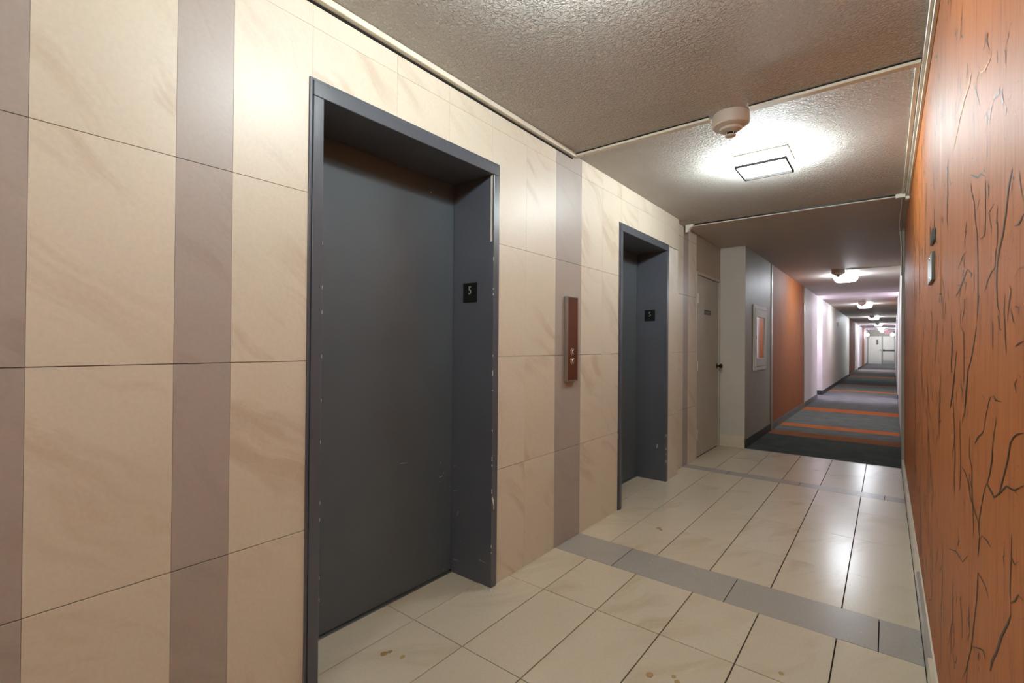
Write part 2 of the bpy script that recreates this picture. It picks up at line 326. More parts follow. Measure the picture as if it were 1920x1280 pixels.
# traced outlines of the largest printed cracks and scuffs on the orange wall: (y,z,y,z) edge pairs
CRACKS=[[(0.9255,1.1523,0.925,1.1518),(0.9695,1.145,0.9661,1.1437),(0.9967,1.1363,0.9892,1.1362),(1.0198,1.1242,1.0102,1.1251),(1.0291,1.1098,1.019,1.1113),(1.0384,1.0954,1.0281,1.0969),(1.0552,1.0788,1.0447,1.0804),(1.0727,1.0615,1.0618,1.0633),(1.0882,1.0467,1.077,1.0487),(1.1001,1.0322,1.0967,1.0328)],[(0.9254,1.0822,0.9241,1.0819),(0.9882,1.0617,0.9877,1.0593),(1.0437,1.0554,1.041,1.0534),(1.1088,1.028,1.0988,1.0283),(1.1467,1.0128,1.1523,1.0087),(1.1759,1.0169,1.1915,1.0119),(1.2158,1.0207,1.2245,1.016),(1.2505,1.0048,1.2456,1.0054)],[(1.2491,1.0049,1.247,1.0053),(1.2661,0.9878,1.2587,0.9894),(1.2809,0.9708,1.2733,0.9725),(1.2961,0.9533,1.2883,0.9552),(1.3118,0.9354,1.3037,0.9374),(1.3278,0.9169,1.3195,0.9192),(1.3295,0.8939,1.327,0.8947)],[(0.9888,1.0601,0.9871,1.0609),(0.9559,1.061,0.9543,1.0617)],[(1.1706,1.0925,1.1671,1.0931),(1.1744,1.0723,1.1628,1.0743),(1.1869,1.0569,1.1751,1.0589),(1.1997,1.041,1.1878,1.0431),(1.222,1.018,1.2183,1.0187)],[(1.1307,1.1494,1.1291,1.1495),(1.1421,1.1354,1.1367,1.136),(1.1518,1.1213,1.1462,1.122),(1.1617,1.107,1.156,1.1077),(1.1697,1.0927,1.168,1.0929)],[(1.2662,1.109,1.262,1.1093),(1.285,1.101,1.273,1.1012),(1.3413,1.0854,1.3277,1.0859),(1.3798,1.0661,1.3749,1.0665)],[(1.2632,1.1092,1.265,1.109),(1.2467,1.126,1.2528,1.1254),(1.2327,1.1421,1.2386,1.1417),(1.2124,1.1591,1.218,1.1588),(1.1929,1.1753,1.1979,1.1753),(1.1571,1.1838,1.1581,1.184)],[(1.1596,1.1836,1.1557,1.1842),(1.138,1.176,1.1295,1.1787),(1.0844,1.1793,1.0836,1.1801)],[(1.2825,1.1738,1.2776,1.1747),(1.2526,1.1691,1.248,1.17)],[(1.5982,0.9762,1.5939,0.9774),(1.5327,0.9742,1.5186,0.9778),(1.4785,0.9603,1.4648,0.9637),(1.463,0.9486,1.4494,0.952),(1.4475,0.937,1.4345,0.9407),(1.3992,0.9278,1.3873,0.9314),(1.3657,0.9211,1.3544,0.9248),(1.3302,0.9161,1.3269,0.9172)],[(1.7525,1.1927,1.7479,1.1929),(1.7803,1.1692,1.7646,1.1699),(1.8033,1.1452,1.7873,1.1462),(1.8352,1.1181,1.8186,1.1193),(1.8622,1.0905,1.8571,1.0909)],[(1.4879,1.2046,1.4852,1.2047),(1.5013,1.1859,1.4923,1.1863),(1.5118,1.167,1.5026,1.1676),(1.5225,1.1479,1.5131,1.1486),(1.5389,1.1245,1.5293,1.1253),(1.5523,1.1009,1.5493,1.1012)],[(1.457,1.6499,1.453,1.6501),(1.3939,1.6264,1.3821,1.6272),(1.3391,1.6084,1.349,1.6153),(1.2931,1.6028,1.2975,1.6082),(1.2522,1.5879,1.2481,1.5877)],[(1.4464,1.6295,1.4431,1.6287),(1.4399,1.6084,1.4292,1.6059),(1.4013,1.5772,1.3912,1.575),(1.3918,1.5551,1.3818,1.5529),(1.3824,1.5333,1.3725,1.5313),(1.3688,1.5161,1.3592,1.5144),(1.3555,1.4994,1.346,1.4977),(1.3524,1.4826,1.343,1.481),(1.3493,1.4659,1.3399,1.4644),(1.3462,1.4492,1.3368,1.4479),(1.346,1.4356,1.3366,1.4343),(1.3458,1.422,1.3364,1.4208),(1.3456,1.4084,1.3362,1.4073),(1.3454,1.3948,1.336,1.3938),(1.3451,1.3812,1.3358,1.3804),(1.3449,1.3677,1.3356,1.3669),(1.3475,1.3526,1.3382,1.3519),(1.3501,1.3375,1.3407,1.3369),(1.3494,1.3221,1.3466,1.322)],[(1.0031,1.5308,1.0004,1.5299),(1.0196,1.5228,1.0105,1.5198),(1.0335,1.5133,1.0241,1.5105),(1.0394,1.5038,1.0298,1.5011),(1.0454,1.4943,1.0356,1.4917),(1.0514,1.4846,1.0414,1.4821),(1.0574,1.4748,1.0474,1.4723),(1.0657,1.4655,1.0555,1.463),(1.0741,1.456,1.0637,1.4536),(1.0826,1.4463,1.0721,1.444),(1.0984,1.4371,1.0877,1.4348),(1.1149,1.4275,1.1037,1.4253),(1.1233,1.4163,1.1118,1.4143),(1.1276,1.4042,1.1241,1.4037)],[(1.1271,1.4041,1.1247,1.4038),(1.1316,1.3935,1.1238,1.3925),(1.1334,1.3825,1.1255,1.3816),(1.1352,1.3715,1.1273,1.3707),(1.1312,1.3591,1.1234,1.3585),(1.1272,1.3469,1.1195,1.3463),(1.1232,1.3347,1.1157,1.3344),(1.0982,1.3208,1.0961,1.3209)],[(1.1268,1.4042,1.125,1.4037),(1.1838,1.4012,1.1764,1.3995),(1.2239,1.39,1.215,1.3885),(1.2558,1.371,1.2529,1.3706)],[(0.9296,1.4466,0.9271,1.4457),(0.9632,1.4404,0.955,1.4374),(0.9888,1.4417,0.9871,1.4408)],[(0.9284,1.3757,0.9272,1.3749),(0.9632,1.3769,0.9619,1.3761)],[(0.9632,1.3766,0.9619,1.3763),(0.9923,1.3641,0.9908,1.3638)],[(1.5057,1.4471,1.5009,1.4463),(1.5444,1.4392,1.5281,1.4364),(1.6036,1.4263,1.586,1.4236),(1.6676,1.4124,1.649,1.4096),(1.7305,1.4046,1.7248,1.4037)],[(1.5064,1.4468,1.5002,1.4467),(1.4429,1.4272,1.4201,1.4258),(1.4448,1.42,1.4373,1.4189)],[(1.671,1.4717,1.675,1.4723),(1.6147,1.4811,1.6269,1.4834),(1.5703,1.4915,1.5737,1.4922)],[(0.9604,1.5145,0.9589,1.5142),(0.9566,1.5035,0.9519,1.5023),(0.9513,1.4922,0.9466,1.491),(0.946,1.4809,0.9414,1.48),(0.9306,1.4635,0.9293,1.4633)],[(1.2511,1.5857,1.2491,1.5852),(1.2529,1.5736,1.2461,1.5718),(1.2522,1.5609,1.2454,1.5591),(1.2515,1.5482,1.2448,1.5465),(1.2509,1.5354,1.2441,1.5338),(1.2502,1.5227,1.2435,1.5212),(1.2496,1.5101,1.2428,1.5086),(1.2544,1.4946,1.2476,1.4932),(1.2591,1.4791,1.2526,1.4776),(1.3007,1.4799,1.3019,1.4789),(1.3498,1.4984,1.3517,1.4986)],[(1.1514,1.5138,1.1498,1.5132),(1.1972,1.5126,1.1915,1.5107),(1.2429,1.5075,1.2409,1.5069)],[(1.2204,1.8436,1.2167,1.8415),(1.246,1.8427,1.2327,1.8361),(1.2064,1.8043,1.2028,1.8028)],[(1.1088,1.6964,1.1046,1.6945),(1.1187,1.6898,1.1057,1.6832),(1.1668,1.6977,1.1631,1.6957)],[(1.1659,1.6971,1.164,1.6963),(1.1933,1.686,1.1868,1.6832),(1.2106,1.6699,1.2085,1.6691)],[(1.132,1.7677,1.1281,1.7659),(1.1259,1.7437,1.1221,1.742)],[(1.056,1.7303,1.0539,1.7293),(1.0607,1.7219,1.0539,1.7185),(1.0607,1.711,1.0587,1.71)],[(1.411,1.8351,1.4085,1.8341),(1.368,1.7953,1.3601,1.7923),(1.3462,1.772,1.3384,1.7691),(1.3224,1.7486,1.3202,1.7478)],[(0.9862,1.6071,0.9841,1.6064),(0.9777,1.593,0.9756,1.5923)],[(1.3579,1.3097,1.3548,1.3095),(1.3789,1.2935,1.3684,1.2931),(1.3967,1.2767,1.3859,1.2764),(1.4198,1.258,1.4087,1.2578),(1.4436,1.2388,1.4323,1.2386),(1.4945,1.2149,1.4822,1.215),(1.5051,1.1991,1.4924,1.1996),(1.5157,1.1832,1.5028,1.1838),(1.5265,1.167,1.5133,1.1678),(1.5317,1.1462,1.5184,1.1472),(1.5322,1.1257,1.5282,1.126)],[(1.7123,1.2594,1.7076,1.2593),(1.732,1.2415,1.716,1.2416),(1.7463,1.2234,1.73,1.2236),(1.7609,1.2049,1.7444,1.2053),(1.7809,1.1835,1.7639,1.1842),(1.8013,1.1616,1.784,1.1625),(1.8223,1.1392,1.8045,1.1403),(1.8465,1.116,1.8283,1.1174),(1.8649,1.0927,1.8592,1.0932)],[(0.9814,1.2676,0.983,1.2681),(0.9554,1.2714,0.9599,1.2729),(0.928,1.2751,0.929,1.2756)],[(1.1673,1.3138,1.1657,1.3138),(1.169,1.3009,1.1637,1.3007),(1.1688,1.2878,1.1635,1.2877),(1.1686,1.2747,1.1634,1.2747),(1.1666,1.2617,1.165,1.2617)],[(1.5666,1.2415,1.5675,1.2424),(1.5099,1.2434,1.5108,1.2442)],[(0.962,0.9224,0.9583,0.9235),(0.9845,0.9049,0.9738,0.9074),(1.0124,0.8893,1.0104,0.8893)],[(1.0125,0.8888,1.0102,0.8898),(1.0124,0.8709,1.0101,0.8719)],[(1.0135,0.8705,1.0089,0.8723),(1.036,0.8488,1.0205,0.8545),(1.0627,0.8269,1.0472,0.8324),(1.092,0.8029,1.0746,0.8097),(1.1099,0.7828,1.0912,0.7908),(1.1278,0.7626,1.1091,0.7705),(1.1782,0.7181,1.1572,0.7278),(1.1884,0.695,1.1816,0.6984)],[(1.1139,0.7667,1.1124,0.768),(1.0692,0.7845,1.0678,0.7856)],[(0.9614,0.9223,0.959,0.9237),(0.929,0.9268,0.9268,0.9282)],[(1.8953,0.6759,1.8916,0.6783),(1.7249,0.7253,1.706,0.7346),(1.6511,0.7366,1.6268,0.7468),(1.5679,0.7513,1.5707,0.7535),(1.4836,0.7968,1.4893,0.7954)],[(1.2732,0.9071,1.271,0.9074),(1.3207,0.8855,1.3103,0.8883),(1.3283,0.8655,1.3172,0.869),(1.3318,0.8468,1.3285,0.8479)],[(1.3314,0.8166,1.328,0.8178),(1.339,0.8003,1.3277,0.8046),(1.3427,0.7854,1.3313,0.7898),(1.3464,0.7704,1.335,0.7749),(1.3502,0.7553,1.3387,0.7599),(1.3606,0.7375,1.349,0.7423),(1.3713,0.7194,1.3594,0.7243),(1.3821,0.701,1.3701,0.7061),(1.3931,0.6822,1.3809,0.6876),(1.4043,0.6631,1.3918,0.6687),(1.4157,0.6436,1.403,0.6495),(1.4243,0.6233,1.4115,0.6293),(1.4512,0.5936,1.4381,0.5998),(1.4793,0.5625,1.4657,0.5691),(1.5085,0.5302,1.4946,0.5369),(1.5661,0.4802,1.5617,0.4824)],[(1.4186,0.6256,1.4171,0.6271),(1.3147,0.6713,1.3098,0.6759),(1.2681,0.6916,1.2563,0.6986),(1.2371,0.6914,1.2333,0.6935)],[(1.2737,0.9065,1.2705,0.908),(1.2245,0.9128,1.2131,0.9178),(1.1835,0.9141,1.18,0.9155)],[(1.3312,0.8166,1.3282,0.8179),(1.2897,0.8193,1.2805,0.8235),(1.2481,0.8232,1.2392,0.8273),(1.2252,0.8195,1.2162,0.8235),(1.2,0.8173,1.1974,0.8185)],[(1.0094,0.9577,1.0063,0.959),(0.9862,0.954,0.9808,0.9579),(0.9524,0.9708,0.954,0.9708)],[(1.0048,0.9935,1.0032,0.994),(1.0076,0.9828,1.0023,0.9845),(1.0086,0.9727,1.0033,0.9744),(1.0095,0.9625,1.0042,0.9643),(1.0105,0.9523,1.0051,0.9542),(1.0125,0.9409,1.0071,0.9428),(1.0145,0.9294,1.0091,0.9314),(1.0165,0.9178,1.0111,0.9199),(1.0185,0.9062,1.0131,0.9084),(1.0163,0.8976,1.0109,0.8998),(1.0122,0.8898,1.0106,0.8905)],[(1.769,0.541,1.764,0.5431),(1.8036,0.5077,1.7864,0.5151),(1.8334,0.4757,1.8156,0.4835),(1.8642,0.4425,1.8457,0.4509),(1.9055,0.3888,1.8996,0.3915)]]
SCUFFS=[[(1.1804,1.7873,1.1767,1.7852),(1.2175,1.7897,1.2048,1.7827),(1.2666,1.7964,1.254,1.7893),(1.2959,1.8055,1.3005,1.8052),(1.3369,1.8321,1.3411,1.8336)],[(1.4423,1.871,1.4358,1.8679),(1.4905,1.8647,1.468,1.8541),(1.5337,1.8659,1.5103,1.855),(1.5803,1.8672,1.5549,1.856),(1.6146,1.861,1.5877,1.8496),(1.6403,1.8503,1.6319,1.8469)],[(1.6387,1.8497,1.6335,1.8475),(1.6807,1.8464,1.6626,1.8392),(1.7183,1.8403,1.6993,1.8331),(1.7547,1.8312,1.7347,1.8239),(1.7854,1.8191,1.7791,1.8169)]]

# ================================================================ LOBBY SHELL
XL, XR, XC = -1.62, .145, -1.675   # tiled wall face, orange wall face, recessed closet wall face
T = .010                          # tile thickness
LX0 = -3.2                        # lobby starts behind the camera
LBACK = -4.0
# floor base
fl = B().box(-1.95, .32, LBACK, Y0, -.12, -.012).build('floor', M['grout_dark'], label='lobby floor of rectangular beige tiles crossed by two grey tile bands', cat='floor', kind='structure')
gx = [.125, -.168, -.474, -.780, -1.087, -1.393, -1.697, -1.905]
def floor_tile(x0, x1, y0, y1, m, g=.0035, gy=None):
    gy = g if gy is None else gy
    slab('floor_tile', (x1-x0-g, y1-y0-gy, .012), 3, m, fl, ((x0+x1)/2, (y0+y1)/2, -.006+random.uniform(-.0003, .0003)))
rows = [-.98, -.38, .22, .835, 1.45, 2.052, 2.512, None, 2.812, 3.278, 3.892, 4.53, 5.022, None, 5.178, 5.79, Y0]
seg = []
for a, b in zip(rows[:-1], rows[1:]):
    if a is None or b is None: continue
    seg.append((a, b))
e1, e2 = (.925, 1.885), (3.425, 4.385)
for (a, b) in seg:
    for i in range(len(gx)-1):
        x1, x0 = gx[i], gx[i+1]
        if x0 < XL-.2:      # row inside the elevator recesses
            for (s, e) in (e1, e2):
                ya, yb = max(a, s), min(b, e)
                if yb-ya > .03: floor_tile(-1.905, -1.697, ya, yb, M['floor_beige'], gy=.0035)
            continue
        if x0 < XL-.01:
            if b < 4.6 or a < 4.6:
                # column meeting the elevator wall: runs on only in recess openings
                floor_tile(max(x0, -1.697), x1, a, b, M['floor_beige'], gy=.004 if a < 2.5 else .0025)
                continue
        floor_tile(x0, x1, a, b, M['floor_beige'], g=.0052 if a < 2.9 or i < 4 else .0040, gy=.0050 if a < 2.5 else .0020)
def band(y0, y1, joints):
    js = [.125]+joints+[-1.697]
    for a, b in zip(js[:-1], js[1:]): floor_tile(b, a, y0, y1, M['floor_grey'], g=.0042, gy=.0016)
band(2.512, 2.812, [-.024, -.633, -1.239])
band(5.022, 5.178, [-.010, -.626, -1.246])
# back part of the lobby floor behind the camera
for k in range(5):
    y0 = -.98-.605*(k+1)
    for i in range(len(gx)-2): floor_tile(max(gx[i+1], -1.62), gx[i], y0, y0+.605, M['floor_beige'])
# stains and plaster crumbs
sm = B()
for (x, y, r) in ((-1.607, 1.215, .010), (-1.600, 1.24, .007), (-1.533, 1.25, .008), (-.712, 1.777, .011), (-.637, 1.826, .007), (-.616, 1.806, .009), (-.317, 2.107, .008), (-1.238, 3.234, .014), (-1.215, 3.215, .010)):
    n = 9; poly = [(x+r*(1+.4*random.random())*math.cos(2*math.pi*i/n), y+1.3*r*(1+.3*random.random())*math.sin(2*math.pi*i/n), .0001) for i in range(n)]
    sm.prism(poly, (0, 0, .0006))
sm.build('floor_stain', M['stain'], fl, kind='stuff')
cr = B()
for i in range(8):
    x, y, r = -1.585+random.uniform(-.02, .02), 1.865+random.uniform(-.02, .015), random.uniform(.0015, .003)
    cr.box(x-r, x+r, y-r, y+r, .0003, .0003+r)
cr.build('plaster_crumbs', M['scratch'], fl, label='tiny white crumbs of plaster on the floor beside the elevator jamb', kind='stuff')

# ceilings
B().box(-1.95, .32, LBACK, 5.02, H, H+.1).build('ceiling', M['ceiling'], label='stippled beige lobby ceiling above the elevators', cat='ceiling', kind='structure')
b = B(); b.prism([(-2.9, 5.02, H), (1.9, 5.02, H), (1.9, 46.4, H), (-2.9, 46.4, H)], (0, 0, .1))
b.build('ceiling.001', M['hall_ceiling'], label='smoother ceiling of the long corridor beyond the lobby', cat='ceiling', kind='structure')

# left wall backing with the two elevator openings
wl = B()
def wseg(b, y0, y1, z0, z1, x=XL): b.box(x-.36, x-T, y0, y1, z0, z1)
wseg(wl, LBACK, .90, 0, H); wseg(wl, 1.91, 3.40, 0, H); wseg(wl, 4.41, 4.72, 0, H)
wseg(wl, .90, 1.91, 2.18, H); wseg(wl, 3.40, 4.41, 2.18, H)
wall_left = wl.build('wall_left', M['grout_light'], label='elevator wall clad in large beige tiles with vertical taupe strips', cat='wall', kind='structure')
zr = [0, .6, 1.2, 1.8, 2.4, H]
cols = [(-2.5, -2.2, 0), (-2.2, -1.9, 0), (-1.9, -1.6, 1), (-1.6, -1.3, 0), (-1.3, -1.0, 0), (-1.0, -.7, 0), (-.7, -.4, 0), (-.4, -.13, 0),
        (-.13, .175, 1), (.175, .477, 0), (.477, .629, 1), (.629, .89, 0), (.89, 1.265, 0), (1.265, 1.57, 0), (1.57, 1.88, 0), (1.88, 2.182, 0),
        (2.182, 2.492, 0), (2.492, 2.806, 1), (2.806, 3.11, 0), (3.11, 3.415, 0), (3.415, 3.73, 0), (3.73, 4.035, 0), (4.035, 4.34, 0), (4.34, 4.72, 0)]
for (y0, y1, g) in cols:
    for a, b_ in zip(zr[:-1], zr[1:]):
        za, zb = a, b_
        parts = [(y0, y1)]
        for (o0, o1) in ((.878, 1.932), (3.379, 4.424)):
            np_ = []
            for (p, q) in parts:
                if zb <= 2.2 or za >= 2.21: 
                    if za >= 2.21: np_.append((p, q)); continue
                    if p < o0: np_.append((p, min(q, o0)))
                    if q > o1: np_.append((max(p, o1), q))
                else: np_.append((p, q))
            parts = np_
        for (p, q) in parts:
            if q-p < .01: continue
            z0 = za
            if za < 2.2 < zb:
                for (o0, o1) in ((.878, 1.932), (3.379, 4.424)):
                    if p >= o0-.04 and q <= o1+.04 or (p < o1-.08 and q > o0+.08): z0 = 2.208
            slab('wall_tile', (T, q-p-.0006, zb-z0-(.0026 if zb < 2.3 else .0008)), 1, M['tile_grey' if g else 'tile_beige'], wall_left, (XL-T/2+random.uniform(-.0002, .0002), (p+q)/2, (z0+zb)/2))
# recessed closet wall
wc = B(); wc.box(XC-.3, XC-T, 4.72, 5.46, 0, H); wc.box(XC-.3, XC-T, 5.46, Y0+.15, 2.10, H); wc.box(XC-.3, XC-T, 6.34, Y0+.15, 0, 2.10)
wall_c = wc.build('wall_left.001', M['wall_taupe'], label='set-back wall with a taupe tile strip around the closet door', cat='wall', kind='structure')
for (y0, y1, g) in [(4.72, 5.022, 0), (5.022, 5.178, 1), (5.178, 5.455, 0)]:
    for a, b_ in zip(zr[:-1], zr[1:]): slab('wall_tile', (T, y1-y0-.002, b_-a-.003), 1, M['tile_grey' if g else 'tile_beige'], wall_c, (XC-T/2, (y0+y1)/2, (a+b_)/2))
B().box(XC-T-.001, XC-.001, 5.457, Y0, 2.105, H-.001).build('plaster_panel', M['wall_taupe'], wall_c)

# right orange wall
wr = B().box(XR, XR+.15, LBACK, Y0, 0, H).build('wall_right', M['orange'], label='lobby wall covered in orange crackle-print vinyl', cat='wall', kind='structure')
def ribbons(data, x, mat, name, parent):
    vs, fs = [], []
    for r in data:
        for i, (a, b, c, d) in enumerate(r):
            n = len(vs); vs += [(x, a, b), (x, c, d)]
            if i: fs.append((n-2, n-1, n+1, n))
    me = bpy.data.meshes.new(name); me.from_pydata(vs, [], fs); me.materials.append(mat)
    o = bpy.data.objects.new(name, me); COL.objects.link(o); o.parent = parent; o.location = -wloc(parent)
    o['kind'] = 'stuff'; return o
ribbons(CRACKS, XR-.0006, M['crackle'], 'crack_print', wr)
ribbons(SCUFFS, XR-.0008, M['scuff'], 'scuff_mark', wr)
rnd_marks = []
rs_ = random.Random(11)
for k in range(420):
    y = .7+3.9*rs_.random()**1.25; z = .1+2.35*rs_.random(); sc = y/2
    pts = [(y, z)]; big = rs_.random() < .18
    for i in range(rs_.randint(2, 6)):
        jog = rs_.random() < .4
        dy = rs_.uniform(-.03, .03)*sc if not jog else rs_.uniform(.015, .05)*sc*rs_.choice((-1, 1))
        dz = rs_.uniform(.008, .028)*(3.2 if big else 1)*sc*(0.2 if jog else 1)
        y += dy; z += dz; pts.append((y, z))
    if z > 2.44 or max(p_[0] for p_ in pts) > 6.3: continue
    r_ = []
    for i, (py, pz_) in enumerate(pts):
        w_ = rs_.uniform(.5, 1.2)*(0.25 if i in (0, len(pts)-1) else 1)
        hy, hz = .0085*w_*sc, .0011*w_*sc
        r_.append((py-hy, pz_+hz, py+hy, pz_-hz))
    rnd_marks.append(r_)
ribbons(rnd_marks, XR-.0005, M['crackle_faint'], 'fine_crack_print', wr)
# blistered seam of the wall covering
sb = B()
pz = [(2.33, 1.10)]
poly = [(XR, 2.165, 1.45), (XR-.003, 2.18, 1.45), (XR, 2.21, 1.45)]
sb.prism(poly, (0, 0, .62)); sb.build('lifted_seam', M['orange'], wr)
# skirting tiles along the orange wall
bs = B().box(XR-.006, XR-.0001, LBACK, Y0, 0, .098).build('baseboard_right', M['skirt_white'], label='tile skirting along the foot of the orange wall', cat='baseboard', kind='structure')
ys = [LBACK, -3.4, -2.8, -2.2, -1.6, -.98, -.38, .22, .835, 1.45, 2.052, 2.40, 3.278, 3.892, 4.53, 5.1, 5.79, Y0]
for i, (a, b_) in enumerate(zip(ys[:-1], ys[1:])):
    slab('skirting_tile', (.014, b_-a-.003, .096), -1, M['floor_grey'] if i == 11 else M['skirt'], bs, (XR-.013, (a+b_)/2, .0485))
# wall behind the camera
B().box(-1.95, .32, LBACK-.1, LBACK, 0, H).build('wall_back', M['wall_paint'], label='plain wall closing the lobby behind the camera', cat='wall', kind='structure')

# ================================================================ ELEVATORS
def elevator(n, y0, y1, label):
    """y0/y1 outer edges of the steel surround"""
    t = empty('door_%d' % n, (XL, (y0+y1)/2, 0), label, 'elevator door', kind='structure')
    fr = .052
    iy0, iy1 = y0+fr, y1-fr; zt = 2.150; zo = 2.215; xd = -1.905
    P = XL+.012
    for s, (a, b_) in (('a', (y0, iy0)), ('b', (iy1, y1))):
        j = B()
        j.box(xd+.002, P, a+(.012 if s == 'a' else 0), b_-(0 if s == 'a' else .012), 0, zt-.001, .002)
        # outer lip
        if s == 'a': j.box(XL-.02, P-.006, y0, y0+.011, 0, zo, .0015)
        else: j.box(XL-.02, P-.006, y1-.011, y1, 0, zo, .0015)
        j.build('jamb', M['steel_paint'], t)
    h = B(); h.box(xd+.002, P, y0+.012, y1-.012, zt, zo-.013, .002)
    h.box(XL-.02, P-.006, y0+.011, y1-.011, zo-.011, zo, .0015)
    h.build('header', M['steel_paint'], t)
    d = B().box(xd-.03, xd, iy0-.03, iy1+.03, .012, zt+.02).build('door_panel', M['door_paint'], t)
    B().lathe([(0, .0008), (.003, .0008), (.004, 0)], (xd, iy1-.17, 2.07), 'X', 12).build('screw_head', M['scratch'], d)
    B().box(xd-.04, xd+.012, iy0, iy1, -.011, .0035, .001).build('door_sill', M['sill'], t)
    return t, xd, iy0, iy1
d1, xd, a1, b1 = elevator(1, .877, 1.936, 'nearer charcoal elevator door in its deep steel surround')
d2, _, a2, b2 = elevator(2, 3.378, 4.425, 'farther charcoal elevator door, between call panel and closet door')
# chips and scratches on the nearer elevator
ch = B()
def nick(x, y, z, dy, dz, wdt=.002):
    n = Vector((0, -dz, dy)).normalized()*wdt/2
    ch.prism([(x, y-n.y, z-n.z), (x, y+n.y, z+n.z), (x, y+dy+n.y*.3, z+dz+n.z*.3), (x, y+dy-n.y*.3, z+dz-n.z*.3)], (.0004, 0, 0))
for a in ((1.527, .667, .043, -.005), (1.801, .616, .004, .006), (1.795, .541, .021, .004), (1.824, .555, .004, .008), (1.796, .515, .006, .003), (1.825, .026, .01, .004)): nick(xd+.0003, *a, wdt=.0035 if a[0] == 1.795 else .0018)
ch.build('paint_chip', M['scratch'], d1, kind='stuff')
ch = B()
def nickj(x, z, dx, dz, wdt=.0015):
    y = b1-.0003; n = Vector((-dz, 0, dx)).normalized()*wdt/2
    ch.prism([(x-n.x, y, z-n.z), (x+n.x, y, z+n.z), (x+dx+n.x*.2, y, z+dz+n.z*.2), (x+dx-n.x*.2, y, z+dz-n.z*.2)], (0, .0004, 0))
for a in ((-1.848, .345, -.012, -.031), (-1.882, .073, .039, .001), (-1.694, .124, .056, -.003), (-1.835, .181, .005, .003), (-1.887, .449, .04, .008), (-1.884, .589, .012, 0)): nickj(*a)
Q = XL+.0125
for (z, hh) in ((.66, .02), (.63, .01), (.50, .012), (.49, .008), (.21, .012), (.18, .006), (.81, .01), (1.02, .008), (1.2, .01), (1.52, .01), (1.55, .006), (1.7, .02), (1.1, .03)):
    ch.box(Q-.003, Q+.0003, b1-.0006, b1+.0012, z, z+hh)
poly = [(1.884, .470), (1.890, .474), (1.896, .462), (1.902, .452), (1.899, .438), (1.904, .425), (1.903, .402), (1.899, .405), (1.899, .425), (1.892, .438), (1.888, .452), (1.884, .460)]
ch.prism([(Q-.0002, y, z) for y, z in poly], (.001, 0, 0))
ch.build('paint_chip', M['scratch'], d1, kind='stuff')
ch = B()
for (y, z, hh) in ((0, .18, .02), (0, .3, .015), (0, .42, .02), (0, .25, .008)):
    ch.box(Q-.003, Q+.0003, b2-.0006, b2+.0015, z, z+hh)
ch.prism([(-1.70, b2-.0003, .30), (-1.695, b2-.0003, .30), (-1.69, b2-.0003, .34), (-1.695, b2-.0003, .34)], (0, .0004, 0))
ch.build('paint_chip', M['scratch'], d2, kind='stuff')
ch = B()
for z in [.33, .41, .62, .68, .9, 1.05, 1.21, 1.37, 1.46, 1.62]:
    ch.box(Q-.002, Q+.0003, a1-.0008, a1+.0005, z, z+.012)
ch.build('paint_chip', M['scratch'], d1, kind='stuff')
# blue pen mark high on the jamb
B().tube([(-1.665, b1-.0006, 1.797), (-1.655, b1-.0006, 1.803), (-1.645, b1-.0006, 1.803), (-1.635, b1-.0006, 1.800)], .0008, 6).build('pen_mark', plain('blue_pen', (70, 100, 180), .5), d1)

def text_mesh(txt, size, ext, mat, name, parent, pos, rot, sx=1.0, label=None):
    cu = bpy.data.curves.new('txt', 'FONT'); cu.body = txt; cu.size = size; cu.extrude = ext
    cu.align_x = 'CENTER'; cu.align_y = 'CENTER'; cu.resolution_u = 3
    o = bpy.data.objects.new('txt', cu); COL.objects.link(o)
    dg = bpy.context.evaluated_depsgraph_get(); dg.update()
    me = bpy.data.meshes.new_from_object(o.evaluated_get(dg))
    bpy.data.objects.remove(o)
    mt = Matrix.Translation(Vector(pos)-wloc(parent)) @ rot.to_4x4() @ Matrix.Diagonal((sx, 1, 1, 1))
    me.transform(mt); me.materials.clear(); me.materials.append(mat); me.name = name
    q = bpy.data.objects.new(name, me); COL.objects.link(q); q.parent = parent
    if label: q['label'] = label
    return q
R_facing_back = Matrix(((1, 0, 0), (0, 0, -1), (0, 1, 0)))   # text plane facing -Y, reads along +X
R_facing_px = Matrix(((0, 0, 1), (1, 0, 0), (0, 1, 0)))      # facing +X, reads along +Y
R_facing_nx = Matrix(((0, 0, -1), (-1, 0, 0), (0, 1, 0)))    # facing -X
def floor_sign(y, zc, label):
    s = B().box(-1.824, -1.722, y-.004, y-.0002, zc-.052, zc+.052, .0012).build('floor_number_sign', M['black'], label=label, cat='sign', group='elevator floor number signs')
    text_mesh('5', .062, .0006, M['sign_text'], 'numeral', s, (-1.773, y-.0046, zc+.010), R_facing_back, .8, 'thin pale green figure 5')
floor_sign(b1, 1.543, 'black square sign with a 5 in the nearer elevator jamb')
floor_sign(b2, 1.551, 'black square sign with a 5 in the farther elevator jamb')

